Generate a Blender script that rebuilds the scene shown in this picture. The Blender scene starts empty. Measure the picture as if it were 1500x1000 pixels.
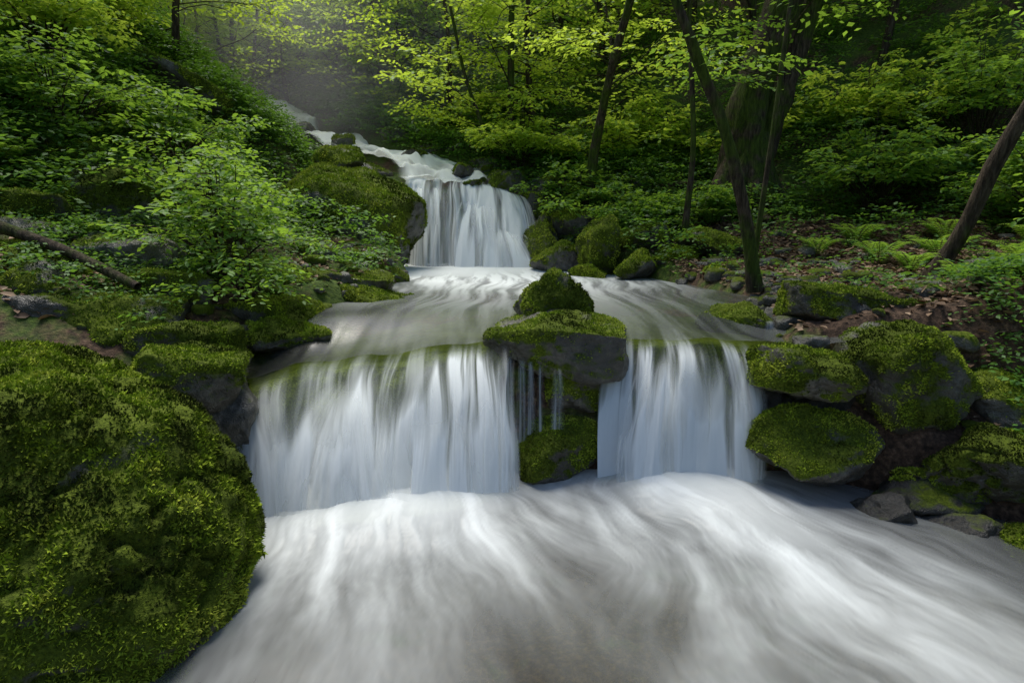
import bpy, bmesh, math, random
import numpy as np
from mathutils import Vector, Euler
random.seed(7); rng=np.random.default_rng(11)
scene=bpy.context.scene

# ------------------------------------------------------------------ noise
def _h(ix,iy,iz,seed):
    h=(ix.astype(np.int64)*374761393+iy.astype(np.int64)*668265263+iz.astype(np.int64)*2147483647+seed*974634777)&0xFFFFFFFF
    h=((h^(h>>13))*1274126177)&0xFFFFFFFF
    h=((h^(h>>16))*2246822519)&0xFFFFFFFF
    return ((h^(h>>15))&0xFFFFFF)/float(0xFFFFFF)
def vn(p,seed=0):
    p=np.asarray(p,float); i=np.floor(p); f=p-i; i=i.astype(np.int64); f=f*f*(3-2*f)
    x,y,z=i[:,0],i[:,1],i[:,2]; fx,fy,fz=f[:,0],f[:,1],f[:,2]
    def L(a,b,t): return a+(b-a)*t
    a=L(L(_h(x,y,z,seed),_h(x+1,y,z,seed),fx),L(_h(x,y+1,z,seed),_h(x+1,y+1,z,seed),fx),fy)
    b=L(L(_h(x,y,z+1,seed),_h(x+1,y,z+1,seed),fx),L(_h(x,y+1,z+1,seed),_h(x+1,y+1,z+1,seed),fx),fy)
    return L(a,b,fz)
def fbm(p,o=4,seed=0,g=.5):
    s=0;a=1;t=0;p=np.asarray(p,float)
    for k in range(o):
        s=s+a*vn(p*(2.03**k)+k*17.3,seed+k);t+=a;a*=g
    return s/t
def ss(x,a,b):
    t=np.clip((x-a)/(b-a),0,1);return t*t*(3-2*t)
def P3(x,y,z=0):
    x=np.asarray(x,float);y=np.asarray(y,float)
    return np.stack([x,y,np.broadcast_to(np.asarray(z,float),x.shape)],1)

# ------------------------------------------------------------------ mesh accumulator
class MB:
    def __init__(s): s.v=[];s.q=[];s.t=[];s.qm=[];s.tm=[];s.a=[];s.n=0
    def add(s,v,f,mat=0,attr=0.5):
        v=np.asarray(v,float);f=np.asarray(f,np.int64)+s.n
        s.v.append(v);s.a.append(np.broadcast_to(np.asarray(attr,float),(len(v),)).copy())
        if f.shape[1]==4: s.q.append(f);s.qm.append(np.full(len(f),mat))
        else: s.t.append(f);s.tm.append(np.full(len(f),mat))
        s.n+=len(v)
    def build(s,name,mats,smooth=True,attrname='rnd'):
        v=np.concatenate(s.v);a=np.concatenate(s.a)
        parts=[];tot=[];mi=[]
        if s.q: q=np.concatenate(s.q);parts.append(q.ravel());tot.append(np.full(len(q),4));mi+=s.qm
        if s.t: t=np.concatenate(s.t);parts.append(t.ravel());tot.append(np.full(len(t),3));mi+=s.tm
        lv=np.concatenate(parts);tot=np.concatenate(tot);mi=np.concatenate(mi)
        st=np.concatenate([[0],np.cumsum(tot)[:-1]])
        me=bpy.data.meshes.new(name)
        me.vertices.add(len(v));me.vertices.foreach_set('co',v.ravel().astype(np.float32))
        me.loops.add(len(lv));me.loops.foreach_set('vertex_index',lv.astype(np.int32))
        me.polygons.add(len(tot));me.polygons.foreach_set('loop_start',st.astype(np.int32))
        try: me.polygons.foreach_set('loop_total',tot.astype(np.int32))
        except Exception: pass
        me.polygons.foreach_set('material_index',mi.astype(np.int32))
        me.polygons.foreach_set('use_smooth',np.full(len(tot),smooth))
        at=me.attributes.new(attrname,'FLOAT','POINT');at.data.foreach_set('value',a.astype(np.float32))
        me.update(calc_edges=True)
        for m in mats: me.materials.append(m)
        ob=bpy.data.objects.new(name,me);scene.collection.objects.link(ob);return ob

def tube(mb,pts,rad,seg=8,mat=0,attr=.5,lump=0):
    pts=np.asarray(pts,float);rad=np.asarray(rad,float);n=len(pts)
    tg=np.gradient(pts,axis=0);tg/=np.linalg.norm(tg,axis=1)[:,None]+1e-9
    ref=np.array([.3,.1,.95]) if abs(tg[:,2]).mean()<.8 else np.array([1,.1,0])
    a=np.cross(tg,ref);a/=np.linalg.norm(a,axis=1)[:,None]+1e-9;b=np.cross(tg,a)
    th=np.linspace(0,2*np.pi,seg,endpoint=False)
    v=(pts[:,None,:]+rad[:,None,None]*(np.cos(th)[None,:,None]*a[:,None,:]+np.sin(th)[None,:,None]*b[:,None,:])).reshape(-1,3)
    if lump:
        k=np.repeat(rad,seg)*lump*(fbm(v*np.array([9,9,2.5]),3,5)-.5)*2
        c=np.repeat(pts,seg,0);v=v+(v-c)/(np.linalg.norm(v-c,axis=1)[:,None]+1e-9)*k[:,None]
    i=np.arange(n-1)[:,None]*seg;j=np.arange(seg)[None,:];j2=(j+1)%seg
    f=np.stack([i+j,i+j2,i+seg+j2,i+seg+j],-1).reshape(-1,4)
    mb.add(v,f,mat,attr)
def spline(pts,n):
    pts=np.asarray(pts,float);m=len(pts);out=[]
    P=np.vstack([2*pts[0]-pts[1],pts,2*pts[-1]-pts[-2]])
    for u in np.linspace(0,m-1-1e-6,n):
        i=int(u);t=u-i;p0,p1,p2,p3=P[i:i+4]
        out.append(.5*((2*p1)+(p2-p0)*t+(2*p0-5*p1+4*p2-p3)*t*t+(3*p1-p0-3*p2+p3)*t**3))
    return np.array(out)

L2=np.array([[0,0,0],[.35,.27,.05],[.72,.2,.03],[1,0,-.08],[.72,-.2,.03],[.35,-.27,.05]],float);L2F=np.array([[0,5,4,3],[0,3,2,1]])
L1=np.array([[0,0,0],[.42,.3,.02],[1,0,-.06],[.42,-.3,.02]],float);L1F=np.array([[0,3,2,1]])
L0=np.array([[-.0,-.17,0],[0,.17,0],[1,0,0]],float);L0F=np.array([[0,1,2]])
LN=np.array([[0,0,0],[.3,.13,.02],[1,0,-.1],[.3,-.13,.02]],float)
def leaves(mb,pos,d,nrm,size,attr,tmpl=L1,tf=L1F,mat=0):
    d=d/(np.linalg.norm(d,axis=1)[:,None]+1e-9)
    s=np.cross(nrm,d);s/=np.linalg.norm(s,axis=1)[:,None]+1e-9
    n=np.cross(d,s);size=np.broadcast_to(np.asarray(size,float),(len(pos),))
    v=pos[:,None,:]+size[:,None,None]*(tmpl[None,:,0,None]*d[:,None,:]+tmpl[None,:,1,None]*s[:,None,:]+tmpl[None,:,2,None]*n[:,None,:])
    K=len(tmpl);f=(np.arange(len(pos))[:,None,None]*K+tf[None]).reshape(-1,tf.shape[1])
    mb.add(v.reshape(-1,3),f,mat,np.repeat(attr,K))
def sprays(mb,org,dr,length,nl,lsize,mat=0,tmpl=L1,tf=L1F,droop=.25,bias=0.0,tilt=.35):
    M=len(org);dr=dr/(np.linalg.norm(dr,axis=1)[:,None]+1e-9)
    up=np.array([0,0,1.])+rng.normal(0,tilt*.5,(M,3));sd=np.cross(dr,up);sd/=np.linalg.norm(sd,axis=1)[:,None]+1e-9
    t=(np.arange(nl)+.5)/nl;sg=np.where(np.arange(nl)%2==0,1.,-1.)
    length=np.broadcast_to(length,(M,))
    p=org[:,None,:]+dr[:,None,:]*(t[None,:,None]*length[:,None,None]);p[:,:,2]-=droop*(t[None]**2)*length[:,None]
    p=p+sd[:,None,:]*(sg[None,:,None]*lsize*rng.uniform(.1,1.1,(M,nl,1)))
    ld=dr[:,None,:]*.55+sd[:,None,:]*sg[None,:,None]+rng.normal(0,.25,(M,nl,3));ld[:,:,2]-=.15
    nn=np.array([0,0,1.])+rng.normal(0,tilt,(M,nl,3))
    at=np.clip(rng.uniform(0,1,(M,1))*.55+rng.uniform(0,.45,(M,nl))+bias,0,1)
    sz=lsize*rng.uniform(.65,1.2,(M*nl))
    leaves(mb,p.reshape(-1,3),ld.reshape(-1,3),nn.reshape(-1,3),sz,at.ravel(),tmpl,tf,mat)

# ------------------------------------------------------------------ materials
def newmat(name):
    m=bpy.data.materials.new(name);m.use_nodes=True;nt=m.node_tree;nt.nodes.clear()
    o=nt.nodes.new('ShaderNodeOutputMaterial');return m,nt,o
def N(nt,t,**k):
    n=nt.nodes.new(t)
    for a,b in k.items(): n.inputs[a].default_value=b
    return n
def ramp(nt,src,stops):
    r=nt.nodes.new('ShaderNodeValToRGB');e=r.color_ramp.elements
    e[0].position=stops[0][0];e[0].color=(*stops[0][1],1);e[1].position=stops[-1][0];e[1].color=(*stops[-1][1],1)
    for p,c in stops[1:-1]:
        x=e.new(p);x.color=(*c,1)
    nt.links.new(src,r.inputs['Fac']);return r.outputs['Color']
def noise(nt,scale,detail=4,rough=.55,vec=None):
    n=nt.nodes.new('ShaderNodeTexNoise');n.inputs['Scale'].default_value=scale;n.inputs['Detail'].default_value=detail;n.inputs['Roughness'].default_value=rough
    if vec is None:
        g=nt.nodes.new('ShaderNodeNewGeometry');vec=g.outputs['Position']
    nt.links.new(vec,n.inputs['Vector']);return n.outputs['Fac']
def math_(nt,op,a,b=None,c=None):
    n=nt.nodes.new('ShaderNodeMath');n.operation=op
    for i,x in enumerate((a,b,c)):
        if x is None: continue
        if isinstance(x,(int,float)): n.inputs[i].default_value=x
        else: nt.links.new(x,n.inputs[i])
    return n.outputs[0]
def mixc(nt,f,a,b):
    n=nt.nodes.new('ShaderNodeMix');n.data_type='RGBA'
    for s,x in ((0,f),(6,a),(7,b)):
        if isinstance(x,(int,float)): n.inputs[s].default_value=x
        elif isinstance(x,tuple): n.inputs[s].default_value=(*x,1)
        else: nt.links.new(x,n.inputs[s])
    return n.outputs[2]
def attr(nt,name):
    a=nt.nodes.new('ShaderNodeAttribute');a.attribute_name=name;return a.outputs['Fac']
def leafmat(name,stops,trans,tw=.45,rough=.5):
    m,nt,o=newmat(name)
    col=ramp(nt,attr(nt,'rnd'),stops)
    b=N(nt,'ShaderNodeBsdfPrincipled',Roughness=rough);b.inputs['Specular IOR Level'].default_value=.3
    nt.links.new(col,b.inputs['Base Color'])
    t=nt.nodes.new('ShaderNodeBsdfTranslucent');nt.links.new(mixc(nt,.6,col,trans),t.inputs['Color'])
    mx=nt.nodes.new('ShaderNodeMixShader');mx.inputs[0].default_value=tw
    nt.links.new(b.outputs[0],mx.inputs[1]);nt.links.new(t.outputs[0],mx.inputs[2]);nt.links.new(mx.outputs[0],o.inputs[0]);return m
M_leaf=leafmat('leaf_green',[(.0,(.035,.09,.014)),(.4,(.11,.25,.03)),(.75,(.20,.38,.04)),(1,(.3,.47,.045))],(.4,.6,.05),tw=.5)
M_leafY=leafmat('leaf_yellowgreen',[(.0,(.1,.2,.018)),(.5,(.28,.47,.035)),(1,(.48,.62,.05))],(.7,.82,.08),tw=.55)
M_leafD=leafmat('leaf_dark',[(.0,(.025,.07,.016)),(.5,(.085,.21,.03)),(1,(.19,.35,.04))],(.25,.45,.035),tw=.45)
M_litter=leafmat('dead_leaf',[(.0,(.06,.035,.02)),(.5,(.2,.12,.07)),(1,(.4,.28,.18))],(.15,.08,.03),tw=.1,rough=.7)
def tuftmat():
    m,nt,o=newmat('moss_tuft')
    col=ramp(nt,attr(nt,'rnd'),[(0,(.04,.05,.012)),(.25,(.10,.135,.015)),(.5,(.19,.26,.024)),(.75,(.28,.37,.032)),(1,(.34,.39,.05))])
    b=N(nt,'ShaderNodeBsdfDiffuse');nt.links.new(col,b.inputs[0]);nt.links.new(b.outputs[0],o.inputs[0]);return m
M_tuft=tuftmat()

def rockmat(name,grey=1.0):
    m,nt,o=newmat(name)
    n1=noise(nt,2.2,5,.6);n2=noise(nt,14,5,.65);n3=noise(nt,60,3,.7)
    rock=ramp(nt,math_(nt,'ADD',math_(nt,'MULTIPLY',n1,.5),math_(nt,'MULTIPLY',n2,.5)),[(.25,(.018*grey,.016*grey,.013*grey)),(.5,(.075*grey,.070*grey,.06*grey)),(.62,(.16*grey,.15*grey,.135*grey)),(.8,(.27*grey,.26*grey,.24*grey))])
    moss=ramp(nt,math_(nt,'ADD',math_(nt,'MULTIPLY',n1,.45),math_(nt,'MULTIPLY',n3,.55)),[(.3,(.022,.034,.006)),(.48,(.065,.09,.01)),(.62,(.13,.17,.018)),(.8,(.2,.23,.028))])
    f=math_(nt,'ADD',attr(nt,'moss'),math_(nt,'MULTIPLY',math_(nt,'SUBTRACT',n2,.5),.9))
    f=math_(nt,'MINIMUM',math_(nt,'MAXIMUM',math_(nt,'MULTIPLY',math_(nt,'SUBTRACT',f,.35),4),0),1)
    col=mixc(nt,f,rock,moss)
    b=N(nt,'ShaderNodeBsdfPrincipled');nt.links.new(col,b.inputs['Base Color'])
    nt.links.new(math_(nt,'MULTIPLY_ADD',f,.55,.35),b.inputs['Roughness'])
    nt.links.new(math_(nt,'MULTIPLY_ADD',f,-.4,.5),b.inputs['Specular IOR Level'])
    bp=nt.nodes.new('ShaderNodeBump');bp.inputs['Strength'].default_value=.8;bp.inputs['Distance'].default_value=.035
    nt.links.new(math_(nt,'ADD',n2,math_(nt,'MULTIPLY',n3,.6)),bp.inputs['Height']);nt.links.new(bp.outputs[0],b.inputs['Normal'])
    nt.links.new(b.outputs[0],o.inputs[0]);return m
M_rock=rockmat('mossy_rock_mat');M_grey=rockmat('grey_rock_mat',1.6);M_wet=rockmat('wet_rock_mat',.5)

def groundmat():
    m,nt,o=newmat('forest_floor')
    n1=noise(nt,.9,4,.6);n2=noise(nt,22,5,.7);n3=noise(nt,5,4,.6)
    lit=ramp(nt,n2,[(.3,(.02,.013,.008)),(.5,(.07,.042,.026)),(.62,(.14,.085,.053)),(.75,(.22,.15,.1))])
    moss=ramp(nt,n2,[(.3,(.02,.04,.007)),(.5,(.06,.10,.014)),(.7,(.12,.17,.022))])
    f=ramp(nt,math_(nt,'ADD',math_(nt,'ADD',math_(nt,'MULTIPLY',n1,.6),math_(nt,'MULTIPLY',n3,.4)),math_(nt,'MULTIPLY',attr(nt,'litter'),-.16)),[(.42,(0,0,0)),(.52,(1,1,1))])
    col=mixc(nt,f,lit,moss)
    b=N(nt,'ShaderNodeBsdfPrincipled',Roughness=.85);b.inputs['Specular IOR Level'].default_value=.25
    nt.links.new(col,b.inputs['Base Color'])
    bp=nt.nodes.new('ShaderNodeBump');bp.inputs['Strength'].default_value=.8;bp.inputs['Distance'].default_value=.04
    nt.links.new(n2,bp.inputs['Height']);nt.links.new(bp.outputs[0],b.inputs['Normal']);nt.links.new(b.outputs[0],o.inputs[0]);return m
M_ground=groundmat()
def barkmat(name,mossy):
    m,nt,o=newmat(name)
    g=nt.nodes.new('ShaderNodeNewGeometry');mp=nt.nodes.new('ShaderNodeMapping');mp.inputs['Scale'].default_value=(1,1,.18)
    nt.links.new(g.outputs['Position'],mp.inputs['Vector'])
    a=noise(nt,28,5,.65,mp.outputs[0]);b2=noise(nt,2.5,4,.6)
    bark=ramp(nt,a,[(.3,(.014,.01,.007)),(.5,(.055,.04,.027)),(.7,(.13,.1,.07))])
    ms=ramp(nt,a,[(.3,(.02,.03,.005)),(.7,(.08,.12,.014))])
    f=ramp(nt,b2,[(.62-mossy,(0,0,0)),(.75-mossy,(1,1,1))])
    b=N(nt,'ShaderNodeBsdfPrincipled',Roughness=.85);b.inputs['Specular IOR Level'].default_value=.2;nt.links.new(mixc(nt,f,bark,ms),b.inputs['Base Color'])
    bp=nt.nodes.new('ShaderNodeBump');bp.inputs['Strength'].default_value=1;bp.inputs['Distance'].default_value=.05
    nt.links.new(a,bp.inputs['Height']);nt.links.new(bp.outputs[0],b.inputs['Normal']);nt.links.new(b.outputs[0],o.inputs[0]);return m
M_bark=barkmat('bark',.05);M_barkm=barkmat('mossy_bark',.2)

def foamshader(nt,upw):
    df=N(nt,'ShaderNodeBsdfDiffuse',Color=(.90,.94,.94,1));tl=N(nt,'ShaderNodeBsdfTranslucent',Color=(.88,.93,.93,1))
    g=nt.nodes.new('ShaderNodeNewGeometry');vm=nt.nodes.new('ShaderNodeMix');vm.data_type='VECTOR';vm.inputs[0].default_value=upw
    nt.links.new(g.outputs['Normal'],vm.inputs[4]);vm.inputs[5].default_value=(0,-.35,.94)
    nz=nt.nodes.new('ShaderNodeVectorMath');nz.operation='NORMALIZE';nt.links.new(vm.outputs[1],nz.inputs[0]);nt.links.new(nz.outputs[0],df.inputs['Normal'])
    m2=nt.nodes.new('ShaderNodeMixShader');m2.inputs[0].default_value=.25
    nt.links.new(df.outputs[0],m2.inputs[1]);nt.links.new(tl.outputs[0],m2.inputs[2]);return m2.outputs[0]
def watermat():
    m,nt,o=newmat('stream_water')
    tr=N(nt,'ShaderNodeBsdfTransparent',Color=(.52,.55,.38,1))
    gl=N(nt,'ShaderNodeBsdfGlossy',Roughness=.25,Color=(1,1,1,1))
    fr=N(nt,'ShaderNodeFresnel',IOR=1.33)
    m1=nt.nodes.new('ShaderNodeMixShader');nt.links.new(math_(nt,'MINIMUM',fr.outputs[0],.10),m1.inputs[0])
    nt.links.new(tr.outputs[0],m1.inputs[1]);nt.links.new(gl.outputs[0],m1.inputs[2])
    m3=nt.nodes.new('ShaderNodeMixShader');nt.links.new(attr(nt,'foam'),m3.inputs[0])
    nt.links.new(m1.outputs[0],m3.inputs[1]);nt.links.new(foamshader(nt,.62),m3.inputs[2]);nt.links.new(m3.outputs[0],o.inputs[0]);return m
def fallmat():
    m,nt,o=newmat('falling_water')
    tr=N(nt,'ShaderNodeBsdfTransparent',Color=(1,1,1,1))
    m3=nt.nodes.new('ShaderNodeMixShader');nt.links.new(attr(nt,'foam'),m3.inputs[0])
    nt.links.new(tr.outputs[0],m3.inputs[1]);nt.links.new(foamshader(nt,.6),m3.inputs[2]);nt.links.new(m3.outputs[0],o.inputs[0]);return m
M_water=watermat();M_fall=fallmat()

# ------------------------------------------------------------------ terrain
YY=[-60,-5,2,3.5,4.2,4.6,5.0,6.4,8.8,10.4,10.9,11.3,12.3,13.5,15,17,20,40,120]
XL=[-3,-2.6,-2.2,-2.3,-2.2,-2.1,-2.1,-1.5,-1.5,-2.0,-2.1,-2.1,-2.4,-3.2,-5.1,-7.1,-10,-22,-50]
XR=[4.5,4.5,3.9,3.3,2.3,2.1,2.2,2.6,1.9,.8,.7,.4,-.7,-1.9,-3.6,-5.6,-8,-19,-46]
BD=[-.6,-.45,-.4,-.4,-.4,.82,.88,.9,.9,.9,1.0,2.55,2.85,3.15,3.6,4.35,5.5,11,30]
BKL=[.6,.6,.6,.8,1.05,1.15,1.2,1.3,1.5,1.7,1.9,2.4,2.75,3.1,3.7,4.5,6,12,32]
BKR=[1,.8,.25,.3,.5,1.1,1.2,1.3,1.5,1.75,1.9,2.4,2.95,3.3,3.9,4.7,6,12,32]
def H(x,y):
    x=np.asarray(x,float);y=np.asarray(y,float)
    xl=np.interp(y,YY,XL);xr=np.interp(y,YY,XR);bd=np.interp(y,YY,BD)
    kl=np.interp(y,YY,BKL);kr=np.interp(y,YY,BKR)
    dl=xl-x;dr=x-xr
    lag=np.interp(y,[2,4,8,9.5,14,17],[1.5,2.7,2.7,1.8,1.6,.6]);sl=np.interp(y,[8,9.5],[.28,.15])
    zl=kl+sl*np.clip(dl,0,lag)+.85*np.clip(dl-lag,0,6)+.35*np.clip(dl-lag-6,0,60)
    hill=np.clip(y-10,0,200)
    zr=kr+.07*np.clip(dr,0,5)+np.clip(dr-5,0,80)*.42+(1-ss(y,4,6))*.2*np.clip(dr-.3,0,3)
    zr=zr+.10*np.clip(hill-1,0,200)*ss(dr,0,5)
    wl=ss(dl,-.12,.35);wr=ss(dr,-.12,.35)
    z=bd+(zl-bd)*wl*(dl>-.5)+(zr-bd)*wr*(dr>-.5)
    out=np.maximum(wl,wr)
    nn=fbm(P3(x*.8,y*.8),5,3)-.5
    n2=fbm(P3(x*3,y*3),4,9)-.5
    far=np.clip((np.abs(y)+np.abs(x)-12)/30,0,1)
    return z+out*(nn*(.45+3*far)+n2*.16)+(1-out)*n2*.22
nx,ny=420,520
u=np.linspace(-1,1,nx);gx=12*u+128*np.sign(u)*np.abs(u)**5
w=np.linspace(0,1,ny);gy=-3+26*w+130*w**5;gy=np.where(w<.02,-3-80*(1-w/.02)**2,gy)
X,Y=np.meshgrid(gx,gy);x=X.ravel();y=Y.ravel();z=H(x,y)
def grid_faces(a,b):
    i=np.arange(a-1)[:,None]*b;j=np.arange(b-1)[None,:];return np.stack([i+b+j,i+b+j+1,i+j+1,i+j],-1).reshape(-1,4)
lm_=ss(x,2.2,3.0)*(1-ss(x,7.5,9))*(1-ss(y,9.8,11.5))*ss(y,2,3)*1.2+.7*((x>-2.2)&(x<3.4)&(y<4.4))
mb=MB();mb.add(np.stack([x,y,z],1),grid_faces(ny,nx)[:, ::-1],0,lm_);mb.build('ground',[M_ground],attrname='litter')
def G(x,y): return float(H([x],[y])[0])

# ------------------------------------------------------------------ rocks
_ico={}
def ico(n):
    if n not in _ico:
        bm=bmesh.new();bmesh.ops.create_icosphere(bm,subdivisions=n,radius=1)
        v=np.array([q.co[:] for q in bm.verts]);f=np.array([[q.index for q in g.verts] for g in bm.faces]);bm.free()
        _ico[n]=(v/np.linalg.norm(v,axis=1)[:,None],f)
    return _ico[n]
def vnormals(v,f):
    fn=np.cross(v[f[:,1]]-v[f[:,0]],v[f[:,2]]-v[f[:,0]]);n=np.zeros_like(v)
    for k in range(3): np.add.at(n,f[:,k],fn)
    return n/(np.linalg.norm(n,axis=1)[:,None]+1e-12),fn
def rock_geo(c,half,rot=(0,0,0),seed=1,sub=5,p=24,rough=.10,nplanes=12,box=.0,taper=0,shear=0,detail=.02,lumps=0):
    r=np.random.default_rng(seed);d,f=ico(sub)
    n=r.normal(0,1,(nplanes,3));n/=np.linalg.norm(n,axis=1)[:,None];h=r.uniform(.62,1.0,nplanes)
    if box:
        ax=np.vstack([np.eye(3),-np.eye(3)]);n=np.vstack([n,ax]);h=np.concatenate([h*1.10,np.full(6,box)])
    s=(np.maximum(d@n.T,0)/h[None])**p
    rad=(s.sum(1)+1e-3)**(-1/p)
    v=d*np.minimum(rad,1.35)[:,None]
    if taper: v[:,:2]*=(1-taper*v[:,2:3])
    if shear: v[:,0]+=shear*v[:,2]
    v=v*np.asarray(half)[None]
    Rm=np.array(Euler([math.radians(a) for a in rot]).to_matrix())
    v=v@Rm.T+np.asarray(c)[None]
    sz=float(np.mean(half))
    nr,_=vnormals(v,f)
    v=v+nr*((fbm(v*(1.6/sz)+seed,4,seed)-.5)*2*rough*sz*1.7)[:,None]+nr*((fbm(v*14+seed,3,seed+5)-.5)*2*detail)[:,None]
    if lumps:
        q=fbm(v*3.2,3,seed+9);cr=np.abs(q-.5)
        v=v+nr*((fbm(v*5,2,seed+2)-.5)*lumps-lumps*.7*(1-ss(cr,0,.05)))[:,None]
    return v,f
def tufts(mb,v,f,moss,count,size,mat=1,thr=.5,bias=0):
    nr,fn=vnormals(v,f);ar=np.linalg.norm(fn,axis=1);m=moss[f].mean(1)
    wgt=ar*ss(m,thr-.2,thr+.15)*((fn[:,2]/(ar+1e-12))>-.5)
    if wgt.sum()<=0: return
    idx=rng.choice(len(f),count,p=wgt/wgt.sum())
    a=rng.uniform(0,1,count);b=rng.uniform(0,1,count);k=a+b>1;a[k]=1-a[k];b[k]=1-b[k]
    p=v[f[idx,0]]*(1-a-b)[:,None]+v[f[idx,1]]*a[:,None]+v[f[idx,2]]*b[:,None]
    nn=nr[f[idx,0]]
    d=nn+rng.normal(0,.65,(count,3))+np.array([0,0,.15])
    cl=fbm(p*11,3,21);cl2=fbm(p*2.2,3,33);cl3=fbm(p*5,3,35)
    keep=rng.uniform(0,1,count)<ss(cl,.30,.5)+.2
    at=np.clip(rng.uniform(0,.3,count)+(cl-.5)*1.2+(cl2-.5)*2.4+(cl3-.5)*1.5+.34+bias,0,1)
    s=size*rng.uniform(.5,1.3,count)*(.5+1.1*cl)
    leaves(mb,(p-nn*.003)[keep],d[keep],rng.normal(0,1,(count,3))[keep],s[keep],at[keep],L0*np.array([1,1.9,1]),L0F,mat)
def rock(name,c,half,rot=(0,0,0),seed=1,sub=5,moss=.5,nt=0,ts=.018,mat=None,tb=0,**k):
    v,f=rock_geo(c,half,rot,seed,sub,**k)
    nr,_=vnormals(v,f)
    ms=np.clip(moss+nr[:,2]*.5+(fbm(v*2.5+seed,4,seed+3)-.5)*1.9-.14,0,1)
    mb=MB();mb.add(v,f,0,ms)
    if nt: tufts(mb,v,f,ms,int(nt*.9),ts,bias=tb)
    ob=mb.build(name,[mat or M_rock,M_tuft],attrname='moss')
    a=ob.data.attributes.new('rnd','FLOAT','POINT');buf=np.zeros(len(ob.data.vertices),np.float32);ob.data.attributes['moss'].data.foreach_get('value',buf);ob.data.attributes['rnd'].data.foreach_set('value',buf)
    return ob
R='mossy_boulder'
rock(R,(-3.22,3.0,.05),(1.38,1.05,1.02),(14,8,-12),5,7,moss=.82,nt=200000,ts=.021,p=11,rough=.10,detail=.03,nplanes=16,lumps=.09,tb=-.06)
rock(R,(-2.15,1.75,-.15),(.35,.35,.28),(0,0,0),6,6,moss=.6,nt=9000,ts=.02)
rock(R,(-2.25,3.75,.95),(.42,.35,.22),(0,12,20),7,6,moss=.7,nt=10000,ts=.018,box=.9)
rock('peaked_mossy_rock',(.40,5.15,1.24),(.37,.32,.27),(0,4,20),12,6,moss=.62,nt=9000,ts=.018,taper=.55,shear=-.1)
rock('mossy_ledge_rock',(.36,4.66,1.0),(.68,.42,.25),(3,5,-6),23,6,moss=.34,nt=10000,ts=.017,box=.85,p=18)
rock('mossy_block_rock',(.50,4.62,.62),(.27,.26,.22),(0,0,10),31,6,moss=.6,nt=6000,ts=.017,box=.85)
rock('mossy_block_rock',(.40,4.42,.20),(.44,.34,.28),(0,0,-5),37,6,moss=.72,nt=14000,ts=.017,p=9)
rock('mossy_block_rock',(.72,4.75,.35),(.25,.25,.4),(0,0,15),38,5,moss=.3,nt=2000,ts=.017,box=.9)
# upper left rock next to fall
rock(R,(-2.85,9.8,1.95),(1.35,1.0,.88),(8,20,-15),41,6,moss=.85,nt=30000,ts=.032,box=.85,tb=.12)
rock(R,(-3.05,10.4,3.02),(.40,.4,.26),(0,10,0),43,5,moss=.8,nt=3500,ts=.035)
for c,h,r,s in [((-2.1,6.7,1.22),(.75,.6,.24),(0,8,20),51),((-1.62,6.35,1.14),(.5,.42,.15),(0,12,-10),52),((-2.6,6.0,1.35),(.5,.45,.25),(0,5,0),53),((-2.25,5.2,1.15),(.45,.4,.2),(0,8,0),54),((-2.2,8.2,1.3),(.8,.6,.3),(0,10,10),55),((-1.95,4.85,1.02),(.35,.3,.16),(0,10,30),56),((-2.3,7.5,1.35),(.6,.5,.3),(0,8,40),57)]:
    rock(R,c,h,r,s,6,moss=.68,nt=8000,ts=.02,box=.9,tb=.08)
# left bank rocks
rock(R,(-4.2,6.2,2.15),(.50,.42,.46),(0,0,15),61,6,moss=.72,nt=10000,ts=.022,box=.85)
rock(R,(-4.75,5.6,2.05),(.62,.4,.3),(0,4,5),62,6,moss=.7,nt=8000,ts=.022,box=.9)
rock('grey_slab_rock',(-3.5,5.35,1.72),(.48,.36,.18),(3,2,10),63,6,moss=.1,nt=1500,mat=M_grey,box=.85)
rock(R,(-4.1,4.9,1.55),(.7,.35,.3),(0,12,-20),64,6,moss=.65,nt=8000,ts=.02,box=.88)
rock(R,(-3.0,4.9,1.36),(.38,.35,.26),(0,6,30),65,6,moss=.65,nt=5000,ts=.02,box=.9)
rock(R,(-2.45,4.3,1.0),(.42,.32,.26),(0,6,0),66,6,moss=.6,nt=8000,ts=.018,box=.9)
rock('grey_slab_rock',(-3.2,4.3,1.2),(.65,.4,.25),(0,5,10),67,6,moss=.35,nt=5000,ts=.018,box=.9)
rock(R,(-2.12,3.95,.45),(.33,.4,.5),(0,0,10),68,6,moss=.2,nt=1500,ts=.018,box=.9)
rock('grey_slab_rock',(-4.3,5.4,1.85),(.4,.3,.16),(0,10,30),69,6,moss=.2,nt=1500,mat=M_grey,box=.9)
rock(R,(-4.5,4.35,1.4),(.6,.45,.4),(0,10,10),44,6,moss=.68,nt=9000,ts=.02,box=.9)
rock(R,(-5.1,4.9,1.9),(.5,.45,.4),(0,0,40),45,6,moss=.6,nt=7000,ts=.02,box=.9)
rock(R,(-3.7,4.5,1.45),(.35,.3,.28),(0,0,70),42,6,moss=.6,nt=5000,ts=.02,box=.9)
rock(R,(-5.2,6.6,2.55),(.6,.5,.4),(0,8,30),46,6,moss=.7,nt=8000,ts=.024,box=.9)
rock(R,(-3.5,7.0,2.0),(.55,.45,.32),(0,10,-20),47,6,moss=.7,nt=7000,ts=.024,box=.9)
rock(R,(-5.4,7.8,3.2),(.8,.6,.4),(0,14,20),48,6,moss=.72,nt=8000,ts=.026,box=.9)
rock('mossy_rock_ridge',(-5.75,11.7,4.0),(.8,2.2,.35),(-16,12,-19),49,6,moss=.8,nt=18000,ts=.035,box=.9)
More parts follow.
